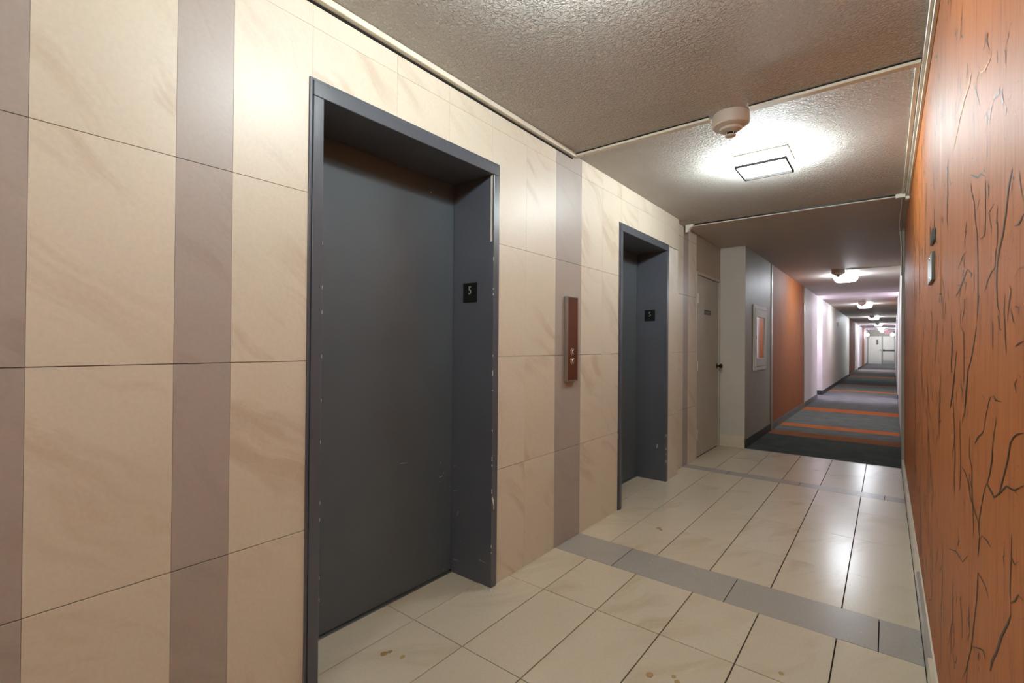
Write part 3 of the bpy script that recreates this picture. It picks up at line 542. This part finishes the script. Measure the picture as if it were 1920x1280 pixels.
# ================================================================ CALL PANEL
cp = empty('call_panel', (XL, 2.655, 1.035), 'tall brown and silver elevator call panel on the taupe tile strip', 'call panel')
y0, y1, z0, z1, dp = 2.592, 2.722, 1.030, 1.575, .030
f = B(); f.box(XL+.0005, XL+dp, y0, y0+.008, z0, z1, .002); f.box(XL+.0005, XL+dp, y1-.008, y1, z0, z1, .002)
f.box(XL+.0005, XL+dp, y0+.008, y1-.008, z1-.008, z1, .002); f.box(XL+.0005, XL+dp, y0+.008, y1-.008, z0, z0+.008, .002)
f.build('frame', M['alu'], cp)
pl = B().box(XL+.001, XL+dp-.002, y0+.008, y1-.008, z0+.008, z1-.008, .001).build('face_plate', M['brown_plate'], cp)
for z in (1.222, 1.162):
    B().lathe([(.0, .012), (.012, .0115), (.0145, .009), (.015, .004), (.022, .003), (.024, 0)], (XL+dp-.002, 2.655, z), 'X', 28).build('call_button', M['chrome'], cp, smooth=True)

# ================================================================ CLOSET DOOR
cd = empty('door_3', (XC, 5.9, 0), 'narrow greige closet door at the end of the tiled wall', 'door', kind='structure')
f = B(); f.box(XC-.12, XC+.006, 5.46, 5.492, 0, 2.105, .002); f.box(XC-.12, XC+.006, 6.375, 6.41, 0, 2.105, .002); f.box(XC-.12, XC+.006, 5.492, 6.375, 2.072, 2.105, .002)
f.build('door_frame', M['door_grey'], cd)
B().box(XC-.05, XC-.005, 5.497, 6.370, .012, 2.064, .002).build('door_panel', M['door_grey'], cd)
B().box(XC-.1, XC-.012, 5.492, 6.375, -.004, .008).build('threshold', M['void'], cd)
for z in (.27, 1.04, 1.80):
    hb = B(); hb.lathe([(.006, -.055), (.006, .055)], (XC+.004, 5.494, z), 'Z', 10)
    for k in range(5): hb.lathe([(.0075, -.055+.0235*k), (.0075, -.055+.0235*k+.012)], (XC+.005, 5.494, z), 'Z', 12)
    hb.box(XC-.006, XC-.002, 5.497, 5.535, z-.05, z+.05, .001)
    hb.build('hinge', M['white'], cd, smooth=True)
B().lathe([(.033, 0), (.033, .006), (.014, .010), (.012, .03), (.022, .038), (.029, .050), (.029, .060), (.020, .068), (0, .070)], (XC-.005, 6.30, 1.017), 'X', 28).build('door_knob', M['pewter'], cd, smooth=True, label='dark round door knob')
sg = B().box(XC-.005, XC-.002, 5.77, 6.01, 1.635, 1.690, .001).build('door_sign', M['navy'], label='small dark plate with faint grey lettering on the closet door', cat='sign')
q = B()   # lettering too small to read in the photograph: worn strokes only
for k, (a, h_) in enumerate(((5.815, .024), (5.835, .018), (5.857, .024), (5.880, .016), (5.902, .024), (5.925, .018), (5.948, .022))):
    q.box(XC-.002, XC-.0014, a, a+.009, 1.663-h_/2, 1.663+h_/2)
q.build('lettering', M['sign_text'], sg, kind='stuff')
sg2 = B().box(XC-.005, XC-.003, 5.75, 5.93, 1.585, 1.622, .001).build('label_strip', M['door_grey'], label='pale blank strip stuck under the dark plate on the closet door', cat='label')

# ================================================================ HALL WALLS
# short wall facing the lobby, between closet and corridor
B().box(XC-.25, lx(Y0)-.001, Y0, Y0+.12, 0, H).build('wall_left.002', M['wall_paint'], label='off-white wall return facing the lobby beside the closet door', cat='wall', kind='structure')
B().box(XC, lx(Y0), Y0-.010, Y0-.0005, 0, .148, .001).build('baseboard_left', M['skirt'], label='beige tile skirting under the off-white wall return', cat='baseboard', kind='structure')
def wallseg(side, y0, y1, mat, label, name=None, thick=.12):
    b = B(); hallbox(b, side, 0, thick, y0+(.004 if y0 == Y0 else 0), y1, 0, H)
    return b.build(name or ('wall_left' if side < 0 else 'wall_right'), mat, label=label, cat='wall', kind='structure')
def baseseg(side, y0, y1, mat, label, z=.11):
    b = B(); hallbox(b, side, -.008, -.0005, y0, y1, .001, z)
    return b.build('baseboard_left' if side < 0 else 'baseboard_right', mat, label=label, cat='baseboard', kind='structure')
def cornertrim(side, y, label, mat='alu'):
    f = lx if side < 0 else rx
    b = B(); x = f(y)
    b.box(min(x, x-side*.016), max(x, x-side*.016), y-.03, y+.03, .0, H-.001, .003)
    return b.build('trim_1', M[mat], label=label, cat='trim', kind='structure')
wallseg(-1, Y0+.0, 8.03, M['wall_grey'], 'grey wall holding the extinguisher cabinet')
baseseg(-1, Y0+.0, 8.0, M['vinyl_base'], 'black base strip below the extinguisher cabinet')
cornertrim(-1, 8.06, 'bright metal strip where the grey wall meets the first orange wall')
wallseg(-1, 8.03, 11.5, M['orange_plain'], 'first orange wall on the left of the corridor')
baseseg(-1, 8.09, 11.46, M['vinyl_grey'], 'grey base strip below the first left orange wall')
cornertrim(-1, 11.5, 'pale metal strip ending the first left orange wall')
wallseg(-1, 11.5, 13.8, M['white'], 'white wall between the first orange wall and the first alcove on the left')
baseseg(-1, 11.54, 13.8, M['vinyl_grey'], 'grey base strip below the white wall before the first left alcove')
wallseg(-1, 14.95, 25.4, M['white'], 'long white wall after the first left alcove')
baseseg(-1, 14.96, 25.3, M['vinyl_base'], 'dark base strip below the long white wall')
cornertrim(-1, 25.45, 'dark strip before the second left orange wall', 'vinyl_base')
wallseg(-1, 25.4, 29.6, M['orange_plain'], 'second orange wall on the left of the corridor')
baseseg(-1, 25.5, 29.6, M['vinyl_grey'], 'grey base strip below the second left orange wall')
wallseg(-1, 29.6, 32.6, M['white'], 'white wall between the second orange wall and the second alcove on the left')
baseseg(-1, 29.6, 32.6, M['vinyl_grey'], 'grey base strip before the second left alcove')
wallseg(-1, 33.9, 37.0, M['white'], 'white wall after the second left alcove')
baseseg(-1, 33.91, 37.0, M['vinyl_base'], 'dark base strip after the second left alcove')
wallseg(-1, 37.0, 40.5, M['orange_plain'], 'third orange wall on the left near the far doors')
baseseg(-1, 37.0, 40.5, M['vinyl_grey'], 'grey base strip below the third left orange wall')
wallseg(-1, 40.5, 46.0, M['white'], 'white wall on the left next to the far doors')
baseseg(-1, 40.5, 46.0, M['vinyl_grey'], 'grey base strip on the left next to the far doors')
# right side
wallseg(1, Y0, 13.8, M['white'], 'first white wall on the right of the corridor')
baseseg(1, Y0+.05, 13.8, M['vinyl_grey'], 'grey base strip below the first right white wall')
B().box(rx(Y0)-.018, XR+.03, Y0-.002, Y0+.03, .0, H-.001, .003).build('trim_2', M['wall_grey'], label='grey metal strip where the lobby orange wall ends', cat='trim', kind='structure')
wallseg(1, 14.95, 15.3, M['white'], 'narrow white wall after the first right alcove')
baseseg(1, 14.96, 15.3, M['vinyl_base'], 'dark base strip after the first right alcove')
cornertrim(1, 15.33, 'metal strip before the right orange wall')
wallseg(1, 15.3, 18.6, M['orange_plain'], 'orange wall on the right after the first alcove')
baseseg(1, 15.36, 18.6, M['vinyl_grey'], 'grey base strip below the right orange wall')
wallseg(1, 18.6, 32.6, M['white'], 'long white wall on the right of the corridor')
baseseg(1, 18.6, 32.6, M['vinyl_grey'], 'grey base strip below the long right white wall')
wallseg(1, 33.9, 46.0, M['white'], 'white wall on the right next to the far doors')
baseseg(1, 33.91, 46.0, M['vinyl_grey'], 'grey base strip on the right next to the far doors')
# alcoves with entry doors
nd = [4]
def alcove(side, y0, y1, where):
    f = lx if side < 0 else rx
    xa, xb = f(y0), f(y1); depth = .75; xo = (f((y0+y1)/2)+side*depth)
    # side returns
    for (ya, yb, nm) in ((y0-.12, y0, 'near'), (y1, y1+.12, 'far')):
        x_in = f(ya if nm == 'near' else yb)+side*.122
        B().box(min(x_in, xo), max(x_in, xo), ya, yb, 0, H).build('wall_left' if side < 0 else 'wall_right', M['white'], label='white %s return of the %s' % (nm, where), cat='wall', kind='structure')
    b = B(); b.box(min(xo, xo+side*.1), max(xo, xo+side*.1), y0-.12, y1+.12, 0, H)
    b.build('wall_left' if side < 0 else 'wall_right', M['white'], label='back wall of the %s' % where, cat='wall', kind='structure')
    # dark base on the far return facing the camera
    xi = f(y1)
    B().box(min(xi, xo), max(xi, xo), y1-.007, y1-.0005, .001, .115).build('baseboard_left' if side < 0 else 'baseboard_right', M['vinyl_base'], label='black base strip on the far return of the %s' % where, cat='baseboard', kind='structure')
    # apartment door in the back wall
    t = empty('door_%d' % nd[0], (xo, (y0+y1)/2, 0), 'apartment door hidden inside the %s' % where, 'door', kind='structure'); nd[0] += 1
    yc = (y0+y1)/2; xf = xo-side*.0
    def bx(dx0, dx1, *r):
        a, b2_ = xf-side*dx0, xf-side*dx1
        return (min(a, b2_), max(a, b2_))+r
    q = B(); q.box(*bx(.0005, .02, yc-.50, yc-.45, 0, 2.10), .002); q.box(*bx(.0005, .02, yc+.45, yc+.50, 0, 2.10), .002); q.box(*bx(.0005, .02, yc-.45, yc+.45, 2.05, 2.10), .002)
    q.build('door_frame', M['wall_grey'], t)
    q = B().box(*bx(.0005, .012, yc-.448, yc+.448, .01, 2.048), .001).build('door_panel', M['door_grey'], t)
    B().lathe([(.028, 0), (.028, .005), (.011, .008), (.011, .03), (.026, .04), (.026, .05), (0, .058)] if side < 0 else [(.028, 0), (.028, -.005), (.011, -.008), (.011, -.03), (.026, -.04), (.026, -.05), (0, -.058)], (xf-side*.012, yc+.38, 1.0), 'X', 16).build('door_knob', M['chrome'], q, smooth=True)
def sconce(x, side, y, z, label, mat='sconce_glow'):
    """round glass globe on a wall plate; side = wall side"""
    t = empty('wall_sconce', (x, y, z), label, 'wall lamp', 'globe wall sconces of the corridor')
    s = -side
    B().lathe([(.05, 0), (.05, .012*s), (.018, .02*s), (.018, .06*s)], (x, y, z), 'X', 20).build('wall_plate', M['alu'], t, smooth=True)
    r = .11; prof = [(r*math.sin(a), -r*math.cos(a)) for a in [math.pi*k/12 for k in range(13)]]
    B().lathe(prof, (x+s*.15, y, z), 'Z', 20).build('glass_globe', M[mat], t, smooth=True)
alcove(-1, 13.8, 14.95, 'first left alcove'); alcove(1, 13.8, 14.95, 'first right alcove')
alcove(-1, 32.6, 33.9, 'second left alcove'); alcove(1, 32.6, 33.9, 'second right alcove')
for (yy, nm) in ((13.8, 'first'), (32.6, 'second')):
    for side, sd in ((-1, 'left'), (1, 'right')):
        f = lx if side < 0 else rx
        sconce(f(yy+.575)+side*.75, side, yy+.36, 2.27, 'globe lamp over the apartment door of the %s %s alcove' % (nm, sd))
sconce(lx(41), -1, 41.0, 2.13, 'glowing globe lamp on the left wall before the far doors', 'far_glow')
sconce(rx(41), 1, 41.0, 2.13, 'glowing globe lamp on the right wall before the far doors', 'far_glow')

# hall carpet
cb = bmesh.new()
stripes = [(Y0, 7.80, 1), (7.80, 8.20, 3), (8.20, 8.76, 0), (8.76, 9.10, 2), (9.10, 11.15, 0), (11.15, 11.75, 2), (11.75, 16.7, 0), (16.7, 17.05, 2),
           (17.05, 19.6, 0), (19.6, 20.0, 3), (20.0, 25.0, 1), (25.0, 26.0, 3), (26, 31, 0), (31, 31.5, 3), (31.5, 36, 0), (36, 36.6, 3), (36.6, 46.4, 0)]
mats = [M['carpet'], M['carpet_dark'], M['carpet_orange'], M['carpet_rust']]
def crect(x0, x1, y0, y1, mi, x0b=None, x1b=None):
    x0b = x0 if x0b is None else x0b; x1b = x1 if x1b is None else x1b
    f = cb.faces.new([cb.verts.new(v) for v in ((x0, y0, 0), (x1, y0, 0), (x1b, y1, 0), (x0b, y1, 0))]); f.material_index = mi
for (a, b_, mi) in stripes: crect(lx(a)+.0, rx(a), a, b_, mi, lx(b_), rx(b_))
for (a, b_) in ((13.8, 14.95), (32.6, 33.9)):
    crect(lx(a)-.76, lx(a), a, b_, 0, None, lx(b_)); crect(rx(a), rx(a)+.76, a, b_, 0, rx(b_), None)
me = bpy.data.meshes.new('floor'); cb.to_mesh(me); cb.free()
for m_ in mats: me.materials.append(m_)
o = bpy.data.objects.new('floor', me); COL.objects.link(o); o.location = (0, 0, .001)
props(o, 'charcoal corridor carpet with woven orange cross stripes', 'carpet', kind='structure')
so = B().box(-2.9, 1.9, Y0, 46.4, -.12, -.002).build('floor', M['void'], label='slab under the corridor carpet', cat='floor', kind='structure')
B().box(lx(Y0), XR, Y0-.006, Y0+.006, -.01, .003, .001).build('trim_3', M['alu'], label='thin metal strip between lobby tiles and corridor carpet', cat='trim', kind='structure')

# ================================================================ EXTINGUISHER CABINET
xw = lx(7.2)
ex = empty('extinguisher_cabinet', (xw, 7.24, .945), 'white framed cabinet with reflecting glass door on the grey wall', 'cabinet')
y0, y1, z0, z1 = 6.84, 7.64, .945, 1.82
f = B()
for r in ((y0, y0+.05, z0, z1), (y1-.05, y1, z0, z1), (y0+.05, y1-.05, z0, z0+.05), (y0+.05, y1-.05, z1-.05, z1)): f.box(xw+.0005, xw+.016, *r, .002)
f.build('frame', M['white'], ex)
dr = B()
for r in ((y0+.055, y0+.13, z0+.055, z1-.055), (y1-.13, y1-.055, z0+.055, z1-.055), (y0+.13, y1-.13, z0+.055, z0+.16), (y0+.13, y1-.13, z1-.16, z1-.055)): dr.box(xw+.002, xw+.024, *r, .002)
dro = dr.build('cabinet_door', M['white'], ex)
gl = B().box(xw+.004, xw+.012, y0+.13, y1-.13, z0+.16, z1-.16).build('glass_pane', M['mirror'], dro)
B().box(xw+.024, xw+.034, y0+.06, y0+.10, 1.36, 1.41, .003).build('latch', M['alu'], dro)

# ================================================================ PLATES ON THE ORANGE WALL
B().box(XR-.009, XR-.0003, 2.41, 2.56, 1.675, 1.722, .002).build('wall_plate', M['sign_green'], label='small dark grey-green plate, upper of two on the orange wall', cat='plate')
sp = empty('switch_plate', (XR, 2.55, 1.53), 'brushed metal plate, lower of two on the orange wall', 'plate')
B().box(XR-.0085, XR-.0003, 2.445, 2.66, 1.528, 1.638, .001).build('plate_body', M['sign_green'], sp)
B().box(XR-.010, XR-.0086, 2.447, 2.658, 1.530, 1.636, .0005).build('metal_plate', M['alu_dull'], sp)
for z in (1.545, 1.621): B().lathe([(0, -.0012), (.003, -.001), (.004, 0)], (XR-.0100, 2.55, z), 'X', 10).build('screw', M['chrome'], sp)

# ================================================================ RACEWAYS
def raceway(pts_box, label, name='cable_raceway', shadow=None, extra=None):
    b = B()
    for r in pts_box: b.box(*r, .002)
    o = b.build(name, M['cream'], label=label, cat='raceway')
    return o
raceway([(XL+.001, XL+.030, LBACK+.01, 2.68, H-.028, H-.002)], 'cream cable channel running along the top of the elevator wall')
B().box(XL+.0003, XL+.006, LBACK+.01, 2.68, H-.036, H-.029).build('channel_gap_shade', M['void'], label='dark strip painted as the shaded gap under the cable channel of the elevator wall', cat='trim', kind='structure')  # near-black strip paints the shade of the gap below the channel
r1 = raceway([(XL+.002, -.765, 2.688, 2.726, H-.020, H-.0008), (-.565, XR-.03, 2.688, 2.726, H-.020, H-.0008)], 'cream cable channel crossing the ceiling in front of the square lamp')
B().box(XL+.002, -.765, 2.6855, 2.6878, H-.007, H-.0008).box(-.565, XR-.03, 2.6855, 2.6878, H-.007, H-.0008).build('cable', M['black'], r1, label='thin black strip painted as the dark gap beside the channel')  # black strip, not wiring: paints the dark gap along the channel edge
r2 = raceway([(XL+.07, XR-.09, 4.985, 5.012, H-.020, H-.0008)], 'thin cream cable channel crossing the ceiling behind the square lamp')
B().box(XL+.07, XR-.09, 4.981, 4.9845, H-.014, H-.0008).build('cable', M['black'], r2, label='thin black strip painted as the dark gap beside the channel')  # same black edge strip as on the first ceiling channel
q = B()
n = 8; pr = [(XL+.0, H-.0008), (XL+.075, H-.0008), (XL+.075, H-.022)]+[(XL+.075-.05*math.sin(math.pi/2*k/n), H-.022-.055*(1-math.cos(math.pi/2*k/n))) for k in range(1, n+1)]+[(XL+.0, H-.077)]
q.prism([(x-.02, 4.972, z) for x, z in pr], (0, .05, 0))
q.build('corner_cover', M['cream'], r2)
q = B(); q.box(XR-.092, XR-.028, 4.970, 5.022, H-.034, H-.0008, .003); q.box(XR-.028, XR-.002, 4.955, 5.02, H-.055, H-.03, .003)
q.build('corner_cover', M['cream'], r2)
raceway([(XR-.028, XR-.016, LBACK+.01, 4.97, H-.020, H-.001), (XR-.015, XR-.001, LBACK+.01, 4.97, H-.034, H-.001)], 'double cream cable channel in the corner above the orange wall')
raceway([(XR-.050, XR-.032, 2.735, 4.96, H-.010, H-.001)], 'slim extra cable strip beside the double channel above the orange wall')
q = B(); q.tube([(XR-.05, 5.02, H-.02), (XR-.045, 5.5, H-.012), (XR-.05, 6.0, H-.018), (XR-.04, Y0-.02, H-.03), (XR-.028, Y0-.03, H-.2), (XR-.028, Y0-.03, H-.5)], .004, 8)
q.build('loose_cable', M['cream'], label='thin pale cable trailing along the ceiling corner to the wall end', cat='cable', smooth=True)
q = B(); q.box(-.52, rx(9.3)-.002, 9.28, 9.305, H-.014, H-.0008, .002)
q.build('cable_raceway', M['cream'], label='cable channel from the first corridor detector to the right wall', cat='raceway')

# ================================================================ LAMPS AND DETECTORS
def square_lamp(x, y, label, glow='near_glow'):
    t = empty('ceiling_lamp', (x, y, H), label, 'ceiling lamp')
    B().box(x-.155, x+.155, y-.155, y+.155, H-.012, H-.0005, .002).build('base_plate', M['white'], t)
    g = B().box(x-.142, x+.142, y-.142, y+.142, H-.068, H-.0125, .003).build('glass_shade', [M[glow], M['near_side']], t)
    for f_ in g.data.polygons: f_.material_index = 1 if abs(f_.normal.z) < .5 else 0
    r = B(); zz = (H-.084, H-.0685)
    for a in ((x-.150, x+.150, y-.151, y-.142), (x-.150, x+.150, y+.142, y+.151), (x-.151, x-.142, y-.143, y+.143), (x+.142, x+.151, y-.143, y+.143)): r.box(*a, *zz)
    r.build('shade_rim', M['rim'], t)
    return t
square_lamp(-.64, 3.505, 'square glass ceiling lamp glowing over the tiled lobby')
square_lamp(-.64, 1.08, 'square glass ceiling lamp over the camera end of the lobby')
square_lamp(-.64, -1.6, 'unseen square ceiling lamp added behind the camera as fill light')  # added fill lamp out of view, evens out the lobby light
def hall_lamp(x, y, label, first=None):
    if first is not None: return clone(first, (x, y, H), label)
    t = empty('ceiling_lamp', (x, y, H), label, 'ceiling lamp', 'rounded ceiling lamps of the corridor')
    B().box(x-.15, x+.15, y-.15, y+.15, H-.018, H-.0005, .006, 2).build('base_plate', M['white'], t)
    q = B()
    # square dish with rounded corners tapering downwards
    def ring(s, r, z):
        o_ = []
        for cx, cy, a0 in ((1, 1, 0), (-1, 1, 90), (-1, -1, 180), (1, -1, 270)):
            for k in range(5):
                a = math.radians(a0+k*22.5); o_.append(Vector((x+cx*(s-r)+r*math.cos(a), y+cy*(s-r)+r*math.sin(a), z)))
        return o_
    tb = bmesh.new(); rs = [[tb.verts.new(v) for v in ring(s, r, z)] for s, r, z in ((.165, .05, H-.019), (.17, .05, H-.035), (.168, .055, H-.065), (.15, .06, H-.10), (.125, .06, H-.118))]
    for a, b_ in zip(rs[:-1], rs[1:]):
        for i in range(20): tb.faces.new((a[i], a[(i+1) % 20], b_[(i+1) % 20], b_[i]))
    tb.faces.new(rs[0]); tb.faces.new(rs[-1]); bmesh.ops.recalc_face_normals(tb, faces=tb.faces)
    q._merge(tb, 0); q.build('glass_dish', M['hall_glow'], t, smooth=True)
    return t
h1 = hall_lamp(-.56, 10.0, 'nearest rounded ceiling lamp in the carpeted corridor')
for y, nm in ((17.0, 'second'), (24.4, 'third'), (31.6, 'fourth'), (38.4, 'fifth')):
    hall_lamp(-.57+.0105*(y-10), y, '%s rounded ceiling lamp down the carpeted corridor' % nm, h1)
def detector(x, y, label, first=None):
    if first is not None: return clone(first, (x, y, H), label)
    t = empty('smoke_detector', (x, y, H), label, 'smoke detector', 'round beige smoke detectors')
    B().lathe([(.090, -.0005), (.092, -.006), (.092, -.056), (.091, -.060)], (x, y, H), 'Z', 48).build('base', M['detector'], t, smooth=True)
    B().lathe([(.091, -.060), (.088, -.066), (.064, -.076), (.058, -.077), (.054, -.088), (.036, -.096), (.030, -.098)], (x, y, H), 'Z', 48).build('cover', M['detector'], t, smooth=True)
    B().lathe([(.022, -.098), (.022, -.112)], (x, y, H), 'Z', 24).build('sensor_vent', M['void'], t)
    for k in range(4):
        a = math.pi/4+k*math.pi/2; cx, cy = x+.025*math.cos(a), y+.025*math.sin(a)
        B().box(cx-.002, cx+.002, cy-.002, cy+.002, H-.113, H-.097).build('cage_rib', M['detector'], t)
    B().lathe([(.028, -.112), (.028, -.116), (.022, -.121), (0, -.122)], (x, y, H), 'Z', 28).build('sensor_cap', M['detector'], t, smooth=True)
    return t
s1 = detector(-.665, 2.74, 'round beige smoke detector on the cable channel before the square lamp')
for y, x, nm in ((9.29, -.62, 'first'), (16.3, -.54, 'second'), (23.6, -.46, 'third'), (30.9, -.38, 'fourth')):
    detector(x, y, 'round smoke detector in front of the %s corridor lamp' % nm, s1)

# ================================================================ FAR END
YE = 46.0
B().box(lx(YE)-.3, rx(YE)+.3, YE, YE+.12, 0, H).build('wall_far', M['wall_grey'], label='grey wall around the double doors at the corridor end', cat='wall', kind='structure')
xm = -.27
def leaf(n, x0, x1, label):
    t = empty('door_%d' % n, ((x0+x1)/2, YE, 0), label, 'door', kind='structure')
    q = B(); q.box(x0, x0+.04, YE-.03, YE-.001, .001, 2.16, .002); q.box(x1-.04, x1, YE-.03, YE-.001, .001, 2.16, .002); q.box(x0+.04, x1-.04, YE-.03, YE-.001, 2.12, 2.16, .002)
    q.build('door_frame', M['wall_grey'], t)
    B().box(x0+.042, x1-.042, YE-.022, YE-.002, .012, 2.115, .002).build('door_panel', M['white'], t)
    return t
n0 = nd[0]
dl = leaf(n0, lx(YE)+.02, xm, 'left leaf of the far double doors, with a narrow window')
B().box(-.62, -.50, YE-.028, YE-.0225, 1.48, 1.86, .002).build('window_pane', M['pewter'], dl)
q = B(); q.box(-.47, -.33, YE-.06, YE-.045, 1.06, 1.085, .003); q.lathe([(.03, -.006), (.03, 0)], (-.36, YE-.022, 1.07), 'Y', 16); q.box(-.375, -.345, YE-.06, YE-.024, 1.055, 1.085, .002)
q.build('lever_handle', M['pewter'], dl)
drr = leaf(n0+1, xm+.002, rx(YE)-.01, 'right leaf of the far double doors, with a dark push bar')
q = B(); q.box(xm+.05, rx(YE)-.06, YE-.09, YE-.05, 1.03, 1.09, .004); q.box(xm+.05, xm+.14, YE-.10, YE-.022, 1.0, 1.13, .004); q.box(rx(YE)-.12, rx(YE)-.06, YE-.09, YE-.022, 1.02, 1.10, .004)
q.build('push_bar', M['vinyl_base'], drr)
B().box(xm+.045, rx(YE)-.06, YE-.03, YE-.0225, .02, .30, .002).build('kick_plate', M['alu'], drr)
es = empty('exit_sign', (.05, 42.0, 2.27), 'red and white lit exit sign hanging before the far doors', 'exit sign')
B().box(-.16, .20, 41.98, 42.04, 2.20, 2.45, .004).build('housing', M['exit_white'], es)
B().box(.0, .04, 41.99, 42.03, 2.45, H-.001).build('mount', M['alu'], es)
text_mesh('EXIT', .17, .003, M['red'], 'lettering', es, (.02, 41.975, 2.325), R_facing_back, 1.0, 'red lettering')
B().box(.23, .32, 41.97, 42.05, 2.27, 2.36, .01, 2).build('emergency_lamp_head', M['detector'], es)
hall_lamp(-.22, 44.6, 'last rounded ceiling lamp right before the far doors', h1)
# small strobe on the left wall
B().box(lx(19.5)+.0005, lx(19.5)+.04, 19.42, 19.56, 1.98, 2.10, .006, 2).build('wall_alarm', M['white'], label='small white alarm box high on the long white wall', cat='alarm')
